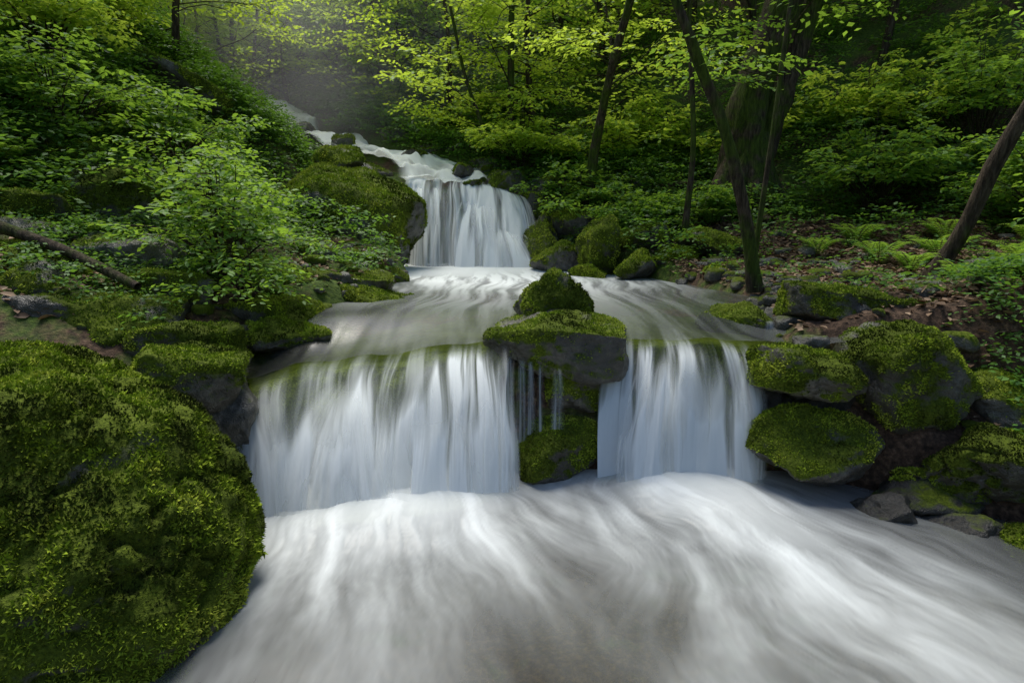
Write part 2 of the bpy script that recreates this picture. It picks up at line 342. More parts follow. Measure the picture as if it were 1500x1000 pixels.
mb=MB();tube(mb,spline([(-5.6,5.0,2.4),(-4.6,4.9,2.05),(-3.7,4.7,1.78),(-2.9,4.4,1.5)],16),np.linspace(.07,.035,16),10,lump=.4);mb.build('fallen_branch',[M_barkm])
# right of upper pool
for c,h,s in [((1.42,9.3,1.55),(.44,.4,.46),71),((.85,9.9,1.35),(.5,.4,.3),72),((1.95,8.7,1.3),(.4,.35,.2),73),((2.5,8.6,1.42),(.32,.3,.22),74),((3.05,8.8,1.65),(.45,.4,.22),75),((.6,10.6,1.5),(.5,.4,.6),76),((2.2,9.4,1.7),(.35,.3,.25),77),((2.9,7.7,1.3),(.4,.3,.15),78),((1.2,8.9,1.2),(.3,.25,.15),79),((1.2,10.6,1.9),(.5,.4,.4),80)]:
    rock(R,c,h,(0,5,s*13%360),s,5,moss=.66,nt=4500,ts=.028,tb=.12)
# right group
rock(R,(3.25,5.0,1.15),(.95,.42,.25),(0,8,-6),81,6,moss=.7,nt=20000,ts=.018,box=.88)
rock(R,(3.0,4.25,.80),(.42,.42,.56),(0,-34,8),82,6,moss=.72,nt=18000,ts=.018,box=.80)
rock(R,(2.2,4.25,.84),(.48,.38,.22),(0,12,-8),83,6,moss=.68,nt=14000,ts=.018,box=.86)
rock(R,(2.3,4.05,.28),(.38,.32,.25),(0,6,0),84,6,moss=.6,nt=9000,ts=.018,p=12)
rock('grey_slab_rock',(4.1,4.75,.95),(.45,.35,.26),(0,-8,0),85,6,moss=.0,mat=M_grey,box=.85)
rock(R,(3.75,4.25,.62),(.42,.35,.24),(0,-6,0),86,6,moss=.65,nt=8000,ts=.018)
rock(R,(3.45,3.75,.34),(.78,.38,.27),(0,-16,-8),87,6,moss=.74,nt=20000,ts=.018,p=9,lumps=.06)
rock(R,(4.3,3.75,.5),(.45,.4,.5),(0,0,0),88,6,moss=.65,nt=11000,ts=.018,p=12)
rock(R,(3.45,3.15,.0),(.35,.28,.14),(0,0,0),89,5,moss=.7,nt=6000,ts=.018)
rock(R,(4.75,5.1,1.3),(.5,.4,.28),(0,5,20),97,6,moss=.65,nt=8000,ts=.02,box=.9)
rock(R,(4.75,4.3,1.0),(.45,.4,.35),(0,5,50),98,6,moss=.65,nt=8000,ts=.02,box=.9)
rock('grey_slab_rock',(4.15,5.5,1.3),(.3,.25,.14),(0,5,50),99,5,moss=.2,mat=M_grey,box=.9)
rock('wet_rock',(2.1,4.6,.5),(.35,.3,.5),(0,0,0),90,6,moss=.0,box=.9,mat=M_wet)
rock('wet_rock',(2.7,4.6,.3),(.5,.4,.45),(0,0,0),91,6,moss=.0,box=.9,mat=M_wet)
rock('wet_rock',(2.65,3.65,.0),(.22,.18,.15),(0,0,0),92,5,moss=.05,mat=M_wet)
rock('wet_rock',(3.0,3.85,.05),(.3,.25,.16),(0,0,0),96,5,moss=.1,mat=M_wet)
rock('wet_rock',(3.0,3.45,-.06),(.2,.16,.12),(0,0,0),94,5,moss=.05,mat=M_wet)
rock(R,(2.15,5.35,1.1),(.35,.3,.12),(0,0,0),93,5,moss=.5,nt=3000,ts=.018)
# upper cascade rocks
for c,h,s in [((-.1,11.75,2.7),(.6,.45,.3),101),((.6,11.6,2.4),(.5,.5,.5),102),((-.5,12.8,3.0),(.5,.4,.35),103),((-3.0,12.4,2.9),(.45,.4,.3),104),((-1.6,14.2,3.5),(.7,.5,.4),106),((.2,12.9,3.0),(.6,.5,.5),108),((-1.0,12.0,2.95),(.3,.25,.16),109),((-2.1,13.0,3.35),(.28,.25,.15),110),((-3.0,15.3,3.9),(.6,.4,.35),112),((-4.0,14.2,3.8),(.3,.3,.2),113),((-5.3,15.3,4.2),(.35,.3,.2),114),((-.35,10.85,2.05),(.26,.2,.2),115),((.05,10.7,1.7),(.22,.2,.2),116),((-.75,11.1,2.62),(.2,.2,.12),117),((.35,11.2,2.2),(.3,.3,.35),118)]:
    rock(R,c,h,(0,6,s*17%360),s,5,moss=.4,nt=1500,ts=.03,box=.9)
mb=MB()
for k in range(520):
    yy=random.uniform(3.0,13);sd=random.random()<.4
    xx=np.interp(yy,YY,XL)-abs(random.gauss(0,.8)) if sd else np.interp(yy,YY,XR)+abs(random.gauss(0,1.0))
    s=random.uniform(.04,.16)
    if k>340: xx=random.gauss(2.75,.3);yy=random.gauss(5.8,.4);s=random.uniform(.04,.13)
    if k>420: xx=random.uniform(3.4,7);yy=random.uniform(4.6,8.5);s=random.uniform(.03,.13)
    zz=G(xx,yy)
    v,f=rock_geo((xx,yy,zz),(s,s*.8,s*.6),(0,0,random.uniform(0,360)),k+500,3,detail=.004,box=.9)
    nr,_=vnormals(v,f);ms=np.clip(random.uniform(-.2,.8)+nr[:,2]*.5-.3*(k>340),0,1);mb.add(v,f,1 if k>340 and k%2 else 0,ms)
mb.build('bank_stones',[M_rock,M_grey],attrname='moss')

# ------------------------------------------------------------------ falls ledge + water
LX=[-2.6,-2.0,-1.2,-.1,.85,1.85,2.6];LY=[4.1,4.2,4.4,4.6,4.62,4.5,4.5];LZ=[.80,.86,.96,1.04,1.05,1.02,1.05]
BX=[-2.6,-2,-1,0,.8,1.9,2.6];BY=[3.6,3.65,3.85,4.25,4.38,4.28,4.2]
def LYf(x):
    x=np.asarray(x,float);return np.interp(x,LX,LY)+(fbm(P3(x*2.3,0*x+3.1),3,201)-.5)*.42
def LZf(x):
    x=np.asarray(x,float);return np.interp(x,LX,LZ)+(fbm(P3(x*3.0,0*x+9.1),3,202)-.5)*.14
ns,nt_=420,140
xs=np.linspace(-2.5,2.5,ns);tt=np.linspace(-1.2,1.05,nt_)
S,T=np.meshgrid(xs,tt);s=S.ravel();t=T.ravel()
ly=LYf(s);lz=LZf(s);by=np.interp(s,BX,BY)
tp=np.clip(t,0,2);yy=np.where(t<0,ly-t*1.2,ly+(by-ly)*(tp**.75)*.85);zz=np.where(t<0,lz+np.minimum(-t*.15,.0),lz-(lz+.3)*tp**1.7)-.055
rec=ss(s,-.05,.12)*(1-ss(s,.72,.88))
yy=yy+rec*.45*ss(t,0,.2)+.06
lump=(fbm(P3(s*2.6,t*2.0),4,77)-.5);l2=fbm(P3(s*9,t*6),3,78)-.5
yy=yy-lump*.30*ss(t,-.1,.25)-l2*.07;zz=zz+lump*.08*ss(-t,0,.3)+l2*.03
ms=np.clip(1.25-np.maximum(t,0)*.7+(fbm(P3(s*4,t*3),3,5)-.5)*1.0,0,1)
mb=MB();mb.add(np.stack([s,yy,zz],1),grid_faces(nt_,ns),0,ms);mb.build('rock_ledge',[M_rock],attrname='moss')

water=MB()
def fall(top,bot,ns=300,nt=80,seed=0,up=.35,dens=1.0,fin=.3,freq=20,lumpa=.10,pw=1.8,hp=.75,gap=.5,edge=.06,upz=.05,base=.25,hit=0,fwd=0,lip=False):
    top=np.asarray(top,float);bot=np.asarray(bot,float)
    u=np.linspace(0,1,ns);tv=np.concatenate([np.linspace(-1,0,14)[:-1],np.linspace(0,1,nt)])
    A=np.stack([np.interp(u,np.linspace(0,1,len(top)),top[:,k]) for k in range(3)],1)
    B=np.stack([np.interp(u,np.linspace(0,1,len(bot)),bot[:,k]) for k in range(3)],1)
    if lip: A[:,1]=LYf(A[:,0])-.01;A[:,2]=LZf(A[:,0])+.008
    wd=np.linalg.norm(top[-1]-top[0])*.5+np.linalg.norm(bot[-1]-bot[0])*.5
    T,U=np.meshgrid(tv,u,indexing='ij');t=T.ravel();uu=U.ravel();ai=np.tile(np.arange(ns),len(tv))
    a=A[ai];b=B[ai];tp=np.clip(t,0,1)
    xy=a[:,:2]+(b[:,:2]-a[:,:2])*(tp**hp)[:,None]
    z=a[:,2]+(b[:,2]-a[:,2])*(tp**pw)
    m=t<0;xy[m,1]+=-t[m]*up;z[m]+=np.minimum(-t[m]*up*.35,upz)
    lm=fbm(P3(uu*wd*4+seed*7,t*.9,seed),3,seed)-.5
    xy[:,1]-=lm*lumpa*2*ss(t,-.1,.3)+fwd*ss(t,0,.4)
    xy[:,0]+=(fbm(P3(uu*wd*5,t*1.6,seed+8),3,seed+4)-.5)*.16*ss(t,.05,.6)*min(1,wd)
    st=fbm(P3(uu*wd*freq+lm*1.5,t*.8+lm*.6,seed),4,seed+1,.6)
    st2=fbm(P3(uu*wd*4.5,t*.8,seed+3),3,seed+2)
    xy[:,1]-=(st-.5)*.02*ss(t,0,.3)
    foam=dens*(base+(1-base)*ss(t,-.05,fin))*(.15+1.15*ss(st,.30,.68))
    g=ss(st2+t*.5+(st-.5)*.4,gap*.62,gap*.62+.32)
    foam=foam*(g*.92+.08)*ss(t,-1,-.0)
    if hit:
        hl=.10+.5*ss(fbm(P3(uu*wd*5,seed*3.1+0*uu),3,seed+6),.3,.7)+(st-.5)*.3
        foam=foam*((1-hit)+hit*ss(t,hl-.06,hl+.16))*(1+.25*ss(t,hl,hl+.12))
    foam=foam*(1+.45*ss(t,.55,1))
    ed=ss(uu+(st-.5)*.2,0.02,edge+.02)*(1-ss(uu+(st-.5)*.2,.98-edge,.98));foam=foam*ed
    foam=np.clip(foam,0,.97)
    water.add(np.stack([xy[:,0],xy[:,1],z],1),grid_faces(len(tv),ns),1,foam)
lt=[(-2.08,4.16,.86),(-1.2,4.38,.97),(-.5,4.5,1.02),(.05,4.58,1.06)];lb=[(-1.9,3.58,-.05),(-1.2,3.66,-.05),(-.5,3.82,-.05),(.1,4.12,-.03)]
fall(lt,lb,seed=1,ns=520,gap=.8,fin=.3,dens=.95,lumpa=.06,up=.4,base=.1,freq=16,hit=.65,lip=True)
fall(lt,lb,seed=17,ns=420,gap=.8,fin=.7,dens=.7,lumpa=.05,up=.02,base=0,freq=11,hit=.8,fwd=.09,upz=0,lip=True)
for (x0,x1,b0,b1,tz,sd,dn) in [(-2.0,-1.7,-1.98,-1.35,.74,2,.8),(-1.42,-1.0,-1.8,-.6,.80,3,.9),(-.72,-.36,-1.0,.05,.93,5,.9)]:
    y0=np.interp((x0+x1)/2,LX,LY)-.22;y1=np.interp((b0+b1)/2,BX,BY)-.28
    fall([(x0,y0,tz),(x1,y0+.05,tz+.02)],[(b0,y1,-.05),(b1,y1+.08,-.05)],seed=sd,ns=170,gap=.55,fin=.8,dens=dn,lumpa=.03,up=.03,base=0,edge=.45,upz=.0,freq=11)
fall([(.80,4.6,1.06),(1.3,4.56,1.05),(1.9,4.46,1.02)],[(.68,4.22,-.04),(1.3,4.10,-.04),(2.02,4.17,-.04)],seed=8,ns=360,gap=.5,fin=.3,dens=.95,lumpa=.08,up=.5,base=.08,freq=15,hit=.3,lip=True)
fall([(.92,4.45,1.0),(1.83,4.33,.96)],[(.72,4.08,-.04),(2.0,4.06,-.04)],seed=9,ns=240,gap=.6,fin=.6,dens=.85,lumpa=.05,up=.03,base=.0,edge=.15,freq=12,hit=.4)
for x0,y0,z0,z1,w,sd in [(.32,4.22,.88,.42,.07,11),(.05,4.42,.9,.1,.06,13),(-.05,4.42,.92,.1,.06,14),(.13,4.4,.9,.3,.04,15),(.21,4.36,.9,.3,.03,18),(2.25,5.0,1.12,.85,.1,16)]:
    fall([(x0,y0,z0),(x0+w,y0,z0)],[(x0-.03,y0-.05,z1),(x0+w+.03,y0-.05,z1)],seed=sd,ns=24,nt=40,gap=.3,dens=.3,lumpa=.01,up=.05,edge=.47,base=.4,freq=60)
# upper fall
fall([(-2.05,11.35,2.82),(-1.2,11.3,2.78),(-.5,11.2,2.66),(.25,11.1,2.42)],[(-2.05,10.5,1.12),(-1.2,10.3,1.12),(-.4,10.2,1.12),(.65,10.3,1.12)],seed=21,ns=280,gap=.55,fin=.15,dens=.95,lumpa=.3,up=.4,base=.55,freq=8)
fall([(-1.9,11.2,2.65),(-1.2,11.15,2.6)],[(-1.95,10.4,1.12),(-.9,10.1,1.12)],seed=22,ns=160,gap=.3,fin=.25,dens=1.0,lumpa=.1,up=.05,base=.1,freq=9,edge=.3)
fall([(-.9,10.95,2.45),(-.4,10.9,2.25)],[(-1.2,10.0,1.12),(.0,9.95,1.12)],seed=23,ns=160,gap=.4,fin=.25,dens=1.0,lumpa=.1,up=.05,base=.1,freq=9,edge=.3)
fall([(-.35,10.6,1.9),(.2,10.6,1.75)],[(-.5,10.0,1.12),(.75,10.0,1.12)],seed=24,ns=120,gap=.4,fin=.3,dens=.9,lumpa=.06,up=.05,base=.1,freq=9,edge=.35)
cpp=[(-8.0,18.6,5.75),(-6.9,17.6,5.3),(-6.4,16.9,4.95),(-6.05,16.3,4.4),(-5.0,15.6,4.2),(-4.2,14.9,4.0),(-3.6,14.3,3.7),(-2.7,13.5,3.5),(-2.0,12.8,3.3),(-1.5,12.2,3.0),(-1.2,11.3,2.8)]
cp=spline(cpp,240);tn=np.linspace(0,1,240)
wv=np.interp(tn,[0,.3,.6,.85,1],[.7,1.0,.9,.9,.95])
tg=np.gradient(cp,axis=0);sd=np.stack([tg[:,1],-tg[:,0],0*tg[:,0]],1);sd/=np.linalg.norm(sd,axis=1)[:,None]
uu=np.linspace(-1,1,60);V=(cp[:,None,:]+sd[:,None,:]*(uu[None,:,None]*wv[:,None,None])).reshape(-1,3);U=np.tile(uu,240);Tt=np.repeat(tn,60)
V[:,2]+=(fbm(P3(U*3,Tt*20),3,41)-.5)*.45
fo=np.clip((.8+1.6*(fbm(P3(U*4,Tt*14),3,42)-.42))*(1-ss(np.abs(U),.65,1)),0,.97)
water.add(V,grid_faces(240,60),1,fo)
def rbf(x,y,pts,sg=.45):
    num=0;den=1e-6
    for a,b,c in pts:
        w=np.exp(-((x-a)**2+(y-b)**2)/(2*sg*sg))+1e-4/((x-a)**2+(y-b)**2+.3);num=num+w*c;den=den+w
    return num/den
PL=[(-.8,3.25,.9),(-1.3,3.4,.92),(-.2,3.6,.95),(-1.24,2.6,.55),(-1.75,2.4,.0),(-1.45,3.0,.68),(.43,3.3,.6),(.35,2.65,.0),(.6,2.9,.12),(.15,2.2,.0),(-.5,2.4,.45),(-.9,2.2,.38),(-.3,2.9,.74),(1.7,3.66,.95),(1.2,3.7,1),(.6,3.8,.8),(1.55,2.9,.9),(2.13,2.6,.75),(2.3,2.2,.5),(3.1,3.2,.0),(2.64,3.66,.2),(1.0,2.6,.55),(1.5,2.2,.6),(.75,2.1,.05),(0,1.5,.0),(2,1.5,.35),(-1.7,1.5,.0),(2.6,2.8,.5),(2.9,2.5,.0),(1.4,4.2,1),(-.9,3.9,1),(.4,4.2,.3),(2.3,4,.15),(2.1,3.3,.82),(3.6,2.8,0),(-1.5,2.1,.1)]
nx,ny=620,520
gx=np.linspace(-3.2,5.2,nx);gy=np.concatenate([np.linspace(-6,1.2,40),np.linspace(1.22,4.65,ny-40)])
X,Y=np.meshgrid(gx,gy);x=X.ravel();y=Y.ravel()
wx=x+(fbm(P3(x*1.3,y*1.3),3,51)-.5)*.45;wy=y+(fbm(P3(x*1.3,y*1.3),3,52)-.5)*.45
th1=np.arctan2(wx+1.3,5.6-wy);r1=np.hypot(wx+1.3,5.6-wy);th2=np.arctan2(wx-.7,5.4-wy);r2=np.hypot(wx-.7,5.4-wy)
mxx=ss(x,.1,.9)
s1=fbm(P3(th1*16,r1*1.1),5,53,.62);s2=fbm(P3(th2*16,r2*1.1),5,54,.62);st=s1*(1-mxx)+s2*mxx
cloud=fbm(P3(x*2.4,y*2.4),4,58)
b=rbf(wx+(cloud-.5)*.3,wy+(st-.5)*.35,PL)
foam=b*(.78+.65*(st-.45)*2+.6*(cloud-.5))
foam=np.clip(foam,0,1)**1.2
foam=np.clip(np.maximum(foam,ss(b,.58,.98)*(.84+.2*st)),0,.97)
z=(fbm(P3(x*1.2,y*1.2),3,55)-.5)*.05+ss(b,.7,1)*.11*(.3+1.3*cloud)
water.add(np.stack([x,y,z],1),grid_faces(ny,nx)[:, ::-1],0,foam)
PU=[(-1.6,10.1,1),(-.5,10,1),(.4,10,1),(-.8,9.3,1),(-.4,8.5,.85),(.3,8.8,.8),(-1,7.6,.4),(.3,7.3,.5),(1.4,8,.45),(2.3,7.2,.12),(2.2,5.9,.05),(-1.2,6.2,.22),(0,6.2,.22),(-1.7,5.2,.03),(1.3,5.6,.15),(-.5,5.1,.1),(1.7,9,.3),(1.2,6.6,.25),(3,6.5,0),(-1.2,4.7,.02),(1.4,4.9,.04),(-2.2,4.6,0)]
nx,ny=360,420
gx=np.linspace(-2.6,3.6,nx);gy=np.linspace(0,1,ny);X,Gg=np.meshgrid(gx,gy);x=X.ravel();g=Gg.ravel()
y0=LYf(x);y=y0+g*(11.2-y0);lz=LZf(x)
wx=x+(fbm(P3(x,y*.6),3,61)-.5)*.7
st=fbm(P3(wx*9,y*.9),4,62,.6);b=rbf(wx,y,PU,.6)
foam=np.clip(b*(.5+1.0*ss(st,.3,.68)),0,.95);foam=np.maximum(foam,ss(b,.7,1)*.95)
z=lz+(1.15-lz)*ss(y-y0,0,1.1)+(fbm(P3(x*2,y*1.2),3,63)-.5)*.03*ss(y-y0,0,.4)+ss(b,.9,1)*.05
water.add(np.stack([x,y,z],1),grid_faces(ny,nx)[:, ::-1],0,foam)
water.build('stream_water',[M_water,M_fall],attrname='foam')

# ------------------------------------------------------------------ vegetation
def limb(base,d,L,n=6,up=.1,wob=.15):
    p=[np.array(base,float)];d=np.array(d,float);d/=np.linalg.norm(d)
    for k in range(n-1):
        d=d+rng.normal(0,wob,3);d[2]+=up*.3;d/=np.linalg.norm(d);p.append(p[-1]+d*L/(n-1))
    return np.array(p)
def crown(mb,trunk,r0,nl=10,t0=.4,L=1.6,leaf=.1,nsub=3,nleaf=14,seg=5,sp=.6,mat=1,tmpl=L1,tf=L1F,bias=0,zmin=.1,per=3):
    O=[];D=[]
    for k in range(nl):
        t=t0+(1-t0)*(k+rng.uniform(0,1))/nl;q=t*(len(trunk)-1);i=min(int(q),len(trunk)-2)
        b=trunk[i]+(trunk[i+1]-trunk[i])*(q-i);an=rng.uniform(0,2*np.pi)
        l=L*rng.uniform(.6,1.2)*(1.1-.5*t);P=limb(b,(math.cos(an),math.sin(an),rng.uniform(.0,.6)),l,6,zmin)
        tube(mb,P,np.linspace(max(r0*.3*(1.2-t),.008),.004,6),seg)
        for m in range(nsub+per):
            w=rng.uniform(.25,1)*4.99;i2=int(w);b2=P[i2]+(P[i2+1]-P[i2])*(w-i2)
            a2=an+rng.normal(0,.9);d2=np.array([math.cos(a2),math.sin(a2),rng.uniform(-.15,.35)])
            if m<nsub:
                Q=limb(b2,d2,l*.5,4,0);tube(mb,Q,np.linspace(.007,.003,4),4)
                for z in range(1,4): O.append(Q[z]);D.append(d2+rng.normal(0,.5,3)*[1,1,.3])
            O.append(b2);D.append(d2+rng.normal(0,.4,3)*[1,1,.3])
        O.append(P[-1]);D.append(P[-1]-P[-2])
    O=np.array(O);D=np.array(D);D[:,2]*=.5
    sprays(mb,O,D,sp*rng.uniform(.6,1.2,len(O)),nleaf,leaf,mat,tmpl,tf,bias=bias)
mb=MB()
for k in range(255):
    yy=13.5+rng.uniform(0,1)**1.3*22;xx=rng.uniform(-1.15,1.15)*yy
    if k>=200: yy=rng.uniform(18.5,28);xx=rng.uniform(-.75,-.1)*yy
    xl=np.interp(yy,YY,XL);xr=np.interp(yy,YY,XR)
    if xl-1.6<xx<xr+1.2 and yy<18.8: continue
    h=rng.uniform(2.0,5.5) if k<200 else rng.uniform(2.0,5.5);g=G(xx,yy)
    tr=spline([(xx,yy,g-.2),(xx+rng.normal(0,.2),yy,g+h*.5),(xx+rng.normal(0,.5),yy+rng.normal(0,.4),g+h)],8)
    r0=.03+.012*h
    tube(mb,tr,np.linspace(r0,r0*.3,8),6)
    pY=.9 if (-.8<xx/yy<.25) else .45
    crown(mb,tr,r0,nl=int(9+h*2),t0=.05 if h<4.5 else .12,L=1.4+h*.18,leaf=.13,nsub=2,nleaf=12,sp=.75,mat=2 if rng.uniform()<pY else 1)
mb.build('forest_foliage',[M_bark,M_leaf,M_leafY])
def scatter(n,xr,yr,dens=None,seed=0,marg=.15):
    x=rng.uniform(*xr,n);y=rng.uniform(*yr,n);xl=np.interp(y,YY,XL);xrr=np.interp(y,YY,XR)
    k=((x<xl-marg-1.4*ss(y,8,9.5)*(1-ss(y,16,18)))|(x>xrr+marg))&((fbm(P3(x*.9,y*.9),3,seed)>.42)|((x<-4.5)&(y>5.5))|((x<1)&(y>13.5)))
    if dens is not None: k&=dens(x,y)
    return x[k],y[k]
mb=MB()
litter=lambda x,y:~((x>2.4)&(x<6.8)&(y>5.2)&(y<9.8)&(rng.uniform(0,1,len(x))<.86))
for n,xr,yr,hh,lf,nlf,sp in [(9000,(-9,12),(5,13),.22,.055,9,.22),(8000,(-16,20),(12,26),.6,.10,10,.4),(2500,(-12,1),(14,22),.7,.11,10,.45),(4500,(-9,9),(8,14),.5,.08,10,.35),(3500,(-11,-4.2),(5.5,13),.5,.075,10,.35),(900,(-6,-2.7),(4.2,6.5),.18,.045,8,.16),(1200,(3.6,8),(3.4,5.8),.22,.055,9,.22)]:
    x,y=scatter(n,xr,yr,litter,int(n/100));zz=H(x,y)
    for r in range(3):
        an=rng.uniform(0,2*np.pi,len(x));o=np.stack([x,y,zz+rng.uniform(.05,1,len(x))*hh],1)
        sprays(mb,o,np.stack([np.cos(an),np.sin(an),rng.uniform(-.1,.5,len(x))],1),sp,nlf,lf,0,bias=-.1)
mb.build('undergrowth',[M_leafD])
mb=MB();n=37000
x=rng.uniform(-8,9,n);y=rng.uniform(4.6,12,n)
x[22000:32000]=rng.uniform(2.3,7,10000);y[22000:32000]=rng.uniform(5.2,10,10000);x[32000:34000]=rng.uniform(-6,-2.6,2000);y[32000:34000]=rng.uniform(4,6,2000);x[34000:]=rng.uniform(3.4,7,3000);y[34000:]=rng.uniform(3.4,5.6,3000)
xl=np.interp(y,YY,XL);xr=np.interp(y,YY,XR);k=(x<xl-.2)|(x>xr+.2);x=x[k];y=y[k]
p=np.stack([x,y,H(x,y)+.012],1)
leaves(mb,p,rng.normal(0,1,(len(x),3))*[1,1,.2],np.array([0,0,1.])+rng.normal(0,.35,(len(x),3)),rng.uniform(.04,.1,len(x)),rng.uniform(0,1,len(x)),L2,L2F)
mb.build('leaf_litter',[M_litter])
def tree(name,pts,r0,r1,mats,n=16,lump=.3,seg=12,**k):
    mb=MB();tr=spline(pts,n);tube(mb,tr,np.linspace(r0,r1,n)*(1+.5*np.exp(-np.linspace(0,1,n)*18)),seg,lump=lump)
    if k: crown(mb,tr,r1*1.5,**k)
    return mb.build(name,mats)
BL=[M_barkm,M_leaf];BY_=[M_barkm,M_leafY]
tree('slender_tree',[(2.66,6.2,1.25),(2.5,6.15,1.9),(2.2,6.1,2.8),(1.85,6.05,3.5),(1.55,6.0,4.1),(1.0,6.2,5.5),(.6,6.8,7.2)],.07,.03,BL,24,nl=5,t0=.75,L=1.4,leaf=.09,nleaf=12,per=3)
tree('slender_tree',[(2.74,6.55,1.3),(2.78,6.5,2.2),(2.86,6.5,3.6),(3.0,6.6,6.0)],.035,.018,BL,14,nl=5,t0=.6,L=1.4,leaf=.09,per=3)
tree('slender_tree',[(1.45,11.0,1.8),(1.5,11,3.1),(1.7,10.5,4.5),(1.95,10,5.7),(2.3,10,7.4)],.10,.05,BY_,16,nl=12,t0=.4,L=2.2,leaf=.1,per=4)
tree('slender_tree',[(-.05,13,3),(-.03,13,4.5),(.0,13,6.6),(.1,13,8)],.08,.05,BY_,12,nl=14,t0=.3,L=2.4,leaf=.11,per=4)
tree('slender_tree',[(-.3,12.6,2.9),(-.6,12.7,3.9),(-1.0,12.9,5.0),(-1.3,13.2,6.4)],.05,.03,BY_,12,nl=12,t0=.3,L=1.8,leaf=.11,per=4)
tree('slender_tree',[(2.8,9.4,1.7),(2.85,9.4,3.2),(2.7,9.5,5.0),(2.6,9.5,6.5)],.05,.03,BL,12,nl=7,t0=.4,L=1.5,leaf=.09)
tree('leaning_tree',[(4.75,6.5,1.3),(4.95,6.35,1.9),(5.05,6.2,2.6),(5.3,6.0,3.5),(5.9,5.9,5.0),(6.4,6,7)],.09,.06,[M_bark,M_leaf],14,nl=5,t0=.65,L=1.5,leaf=.09)
mb=MB()
tr=spline([(4.3,11,2.0),(4.2,11,2.9),(4.3,10.9,4.2),(4.7,10.8,5.8),(5.2,10.8,8.5)],26)
tube(mb,tr,np.linspace(.36,.24,26)*(1+.5*np.exp(-np.linspace(0,1,26)*9)),22,lump=.5)
tr2=spline([(4.55,11.1,2.1),(4.65,11.1,3.2),(4.95,11,4.6),(5.4,11,6.2),(6.2,11,8.4)],20);tube(mb,tr2,np.linspace(.26,.16,20),16,lump=.5)
for a,l in ((-2.9,1.5),(-2.2,1.3),(-1.6,1.2),(-1.0,1.2),(-.3,1.3),(2.8,1.4)):
    q=[]
    for t in np.linspace(0,1,8):
        X_=4.35+math.cos(a)*(.15+l*t);Y_=11+math.sin(a)*(.15+l*t);q.append((X_,Y_,max(G(X_,Y_)+.02,2.0+1.5*(1-t)**3.5)))
    tube(mb,q,np.linspace(.2,.06,8),10,lump=.4)
crown(mb,tr,.3,nl=6,t0=.65,L=2.2,leaf=.11,nsub=3,per=3);crown(mb,tr2,.2,nl=4,t0=.65,L=2.0,leaf=.11,nsub=3,per=3)
mb.build('old_broadleaf_tree',BL)
for bx,by,h,m in [(-7.6,11.5,5,M_leafY),(-6.6,12.0,3.2,M_leafY),(7.8,13,6,M_leaf),(-8.5,8.5,4.5,M_leafY)]:
    g=G(bx,by);tree('broadleaf_tree',[(bx,by,g-.3),(bx+.2,by,g+h*.4),(bx+.5*(-1 if bx>0 else 1),by+.2,g+h*.75),(bx+.8*(-1 if bx>0 else 1),by+.2,g+h)],.08,.03,[M_bark,m],16,nl=22,t0=.2,L=2.6,leaf=.11,nsub=3,per=4)
def bush(name,c,r,h,n,leaf,mats,nleaf=10,sp=.3):
    mb=MB();O=[];D=[];c=(c[0],c[1],min(c[2],G(c[0],c[1])+.05))
    for k in range(n):
        a=rng.uniform(0,2*np.pi);e=rng.uniform(.1,1)
        tip=np.array(c)+np.array([math.cos(a)*r*e,math.sin(a)*r*e,h*rng.uniform(.45,1)*(1.1-.5*e)])
        mid=(np.array(c)+tip)/2+np.array([math.cos(a)*.05,math.sin(a)*.05,h*.15])
        P=spline([c,mid,tip],7);tube(mb,P,np.linspace(.012,.003,7),5)
        for m in range(5):
            q=P[rng.integers(3,7)];b=a+rng.normal(0,1.1);d=np.array([math.cos(b),math.sin(b),rng.uniform(-.2,.4)])
            tube(mb,np.array([q,q+d*sp*.6]),[.003,.002],3);O.append(q+d*sp*.1);D.append(d)
            O.append(q+d*sp*.5);D.append(d+rng.normal(0,.5,3)*[1,1,.3])
    sprays(mb,np.array(O),np.array(D),sp,nleaf,leaf,1,L2,L2F,tilt=.4,bias=-.12)
    return mb.build(name,mats)
ML=[M_bark,M_leaf];MY=[M_bark,M_leafY]
for c,r,h,n,lf,mt in [((-2.75,5.5,1.6),.75,1.15,24,.07,ML),((-3.4,6.4,2.2),.8,1.2,24,.07,ML),((-2.35,4.95,1.3),.35,.6,12,.06,ML),((-5.2,6.9,2.8),1.1,1.3,28,.08,ML),((-4.6,8.0,3.0),1.1,1.3,30,.09,ML),((-6.2,8.2,4.0),1.2,1.3,30,.09,MY),((-6.9,10.0,4.8),1.2,1.3,30,.09,MY),
    ((1.1,11.2,1.9),1.1,1.2,34,.1,ML),((2.3,10.2,1.8),.9,.8,28,.09,ML),((3.3,10.4,1.9),1.0,.8,26,.09,ML),((.2,12.3,2.8),1.2,1.6,34,.1,MY),((-.6,15.2,3.6),1.4,1.6,40,.11,MY),((-2.4,17.0,4.4),1.5,1.8,40,.12,MY),((2.1,12.6,2.4),1.5,2.2,44,.11,MY),((6.2,10.0,2.2),1.5,1.8,44,.1,ML),((7.2,7.6,2.2),1.3,1.7,40,.09,ML),((5.9,5.4,1.6),.8,1.0,24,.08,ML),((3.2,13,2.6),1.5,2.0,40,.11,MY),((5.8,12.5,2.8),1.6,2.0,40,.11,MY),((8.2,10.5,3),1.6,2.4,46,.1,ML),((7.0,12,3),1.6,2.4,46,.11,MY),((9.6,12,3.6),1.8,2.6,46,.11,MY)]:
    bush('leafy_shrub',c,r,h,n,lf,mt)
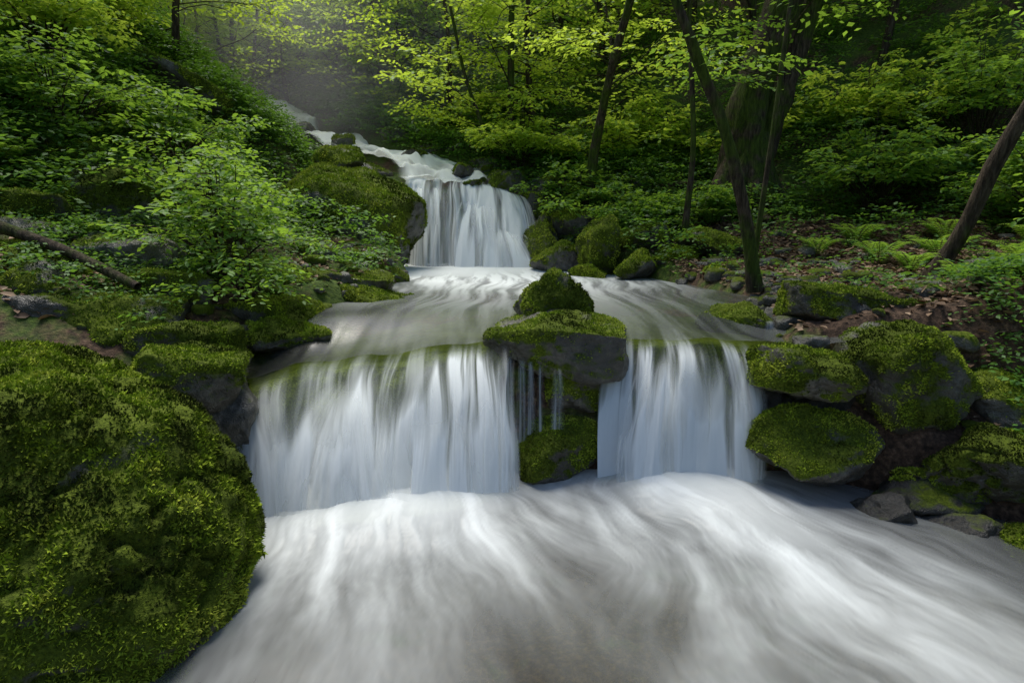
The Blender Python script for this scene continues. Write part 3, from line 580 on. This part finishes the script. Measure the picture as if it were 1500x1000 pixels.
def fern(c,s):
    mb=MB()
    for k in range(10):
        a=k/10*2*np.pi+rng.uniform(-.3,.3);L=s*rng.uniform(.8,1.1)
        t=np.linspace(0,1,22);P=np.array(c)+np.stack([np.cos(a)*t*L*.85,np.sin(a)*t*L*.85,L*(1.55*t-1.15*t**2)],1)
        tube(mb,P,np.linspace(.005,.002,22),4);sd=np.array([-math.sin(a),math.cos(a),0])
        for sg in (1,-1):
            ln=s*.26*np.sin(np.clip(t*1.05+.08,0,1)*np.pi)**.6*(1.1-t*.6);d=sd[None]*sg+np.array([math.cos(a),math.sin(a),-.1])*.35
            leaves(mb,P,np.broadcast_to(d,P.shape),np.tile([0,0,1.],(22,1)),ln+.01,rng.uniform(.55,1,22),LN,L1F,1)
    mb.build('fern',[M_bark,M_leaf])
for x_,y_,s_ in [(4.6,7.2,.5),(5.2,7.0,.55),(5.3,6.0,.5),(4.6,5.8,.4),(5.9,6.6,.6),(4.2,7.9,.45),(5.2,5.2,.45),(6,8,.6),(3.4,9.9,.5),(-5,5.8,.4),(-4.3,7.2,.4),(5.0,8.4,.55),(5.6,5.6,.5),(6.6,7.2,.6),(5.3,4.5,.4),(4.4,6.3,.4),(-3.9,5.5,.3),(6.4,5.9,.5)]:
    fern((x_,y_,G(x_,y_)+.02),s_)

# ------------------------------------------------------------------ mist: nested thin banks of spray so no edge shows
def mist(c,h,dens):
    m,nt,o=newmat('mist_volume');v=N(nt,'ShaderNodeVolumeScatter',Density=dens,Anisotropy=.3,Color=(1,1,1,1));nt.links.new(v.outputs[0],o.inputs['Volume'])
    d,f=ico(4);mb=MB();mb.add(d*np.array(h)[None]+np.array(c)[None],f);mb.build('mist',[m])
mist((-5.2,17.0,5.8),(6.5,3.4,3.6),.035)
mist((-4.8,16.6,5.2),(5.0,2.6,2.3),.035)
mist((-3.8,15.6,4.5),(3.6,2.0,1.3),.045)

# ------------------------------------------------------------------ light + camera
EL=66;AZ=-25
w=bpy.data.worlds.new("World");scene.world=w;w.use_nodes=True;nt=w.node_tree
sk=nt.nodes.new('ShaderNodeTexSky');sk.sky_type='NISHITA';sk.sun_disc=False;sk.sun_elevation=math.radians(EL);sk.sun_rotation=math.radians(AZ)
bg=nt.nodes['Background'];bg.inputs['Strength'].default_value=.15;nt.links.new(sk.outputs[0],bg.inputs[0])
sd=Vector((math.sin(math.radians(AZ))*math.cos(math.radians(EL)),math.cos(math.radians(AZ))*math.cos(math.radians(EL)),math.sin(math.radians(EL))))
l=bpy.data.lights.new('sun','SUN');l.energy=5.0;l.angle=math.radians(35);l.color=(1,.96,.87);lo=bpy.data.objects.new('sun',l);scene.collection.objects.link(lo);lo.rotation_euler=(-sd).to_track_quat('-Z','Y').to_euler()
cam=bpy.data.cameras.new('camera');cam.lens=20;cam.sensor_width=36;cam.clip_end=500;co=bpy.data.objects.new('camera',cam);scene.collection.objects.link(co)
co.location=(0,0,2);co.rotation_euler=(math.radians(78),0,0);scene.camera=co
scene.view_settings.view_transform='Standard';scene.view_settings.look='None';scene.view_settings.exposure=0
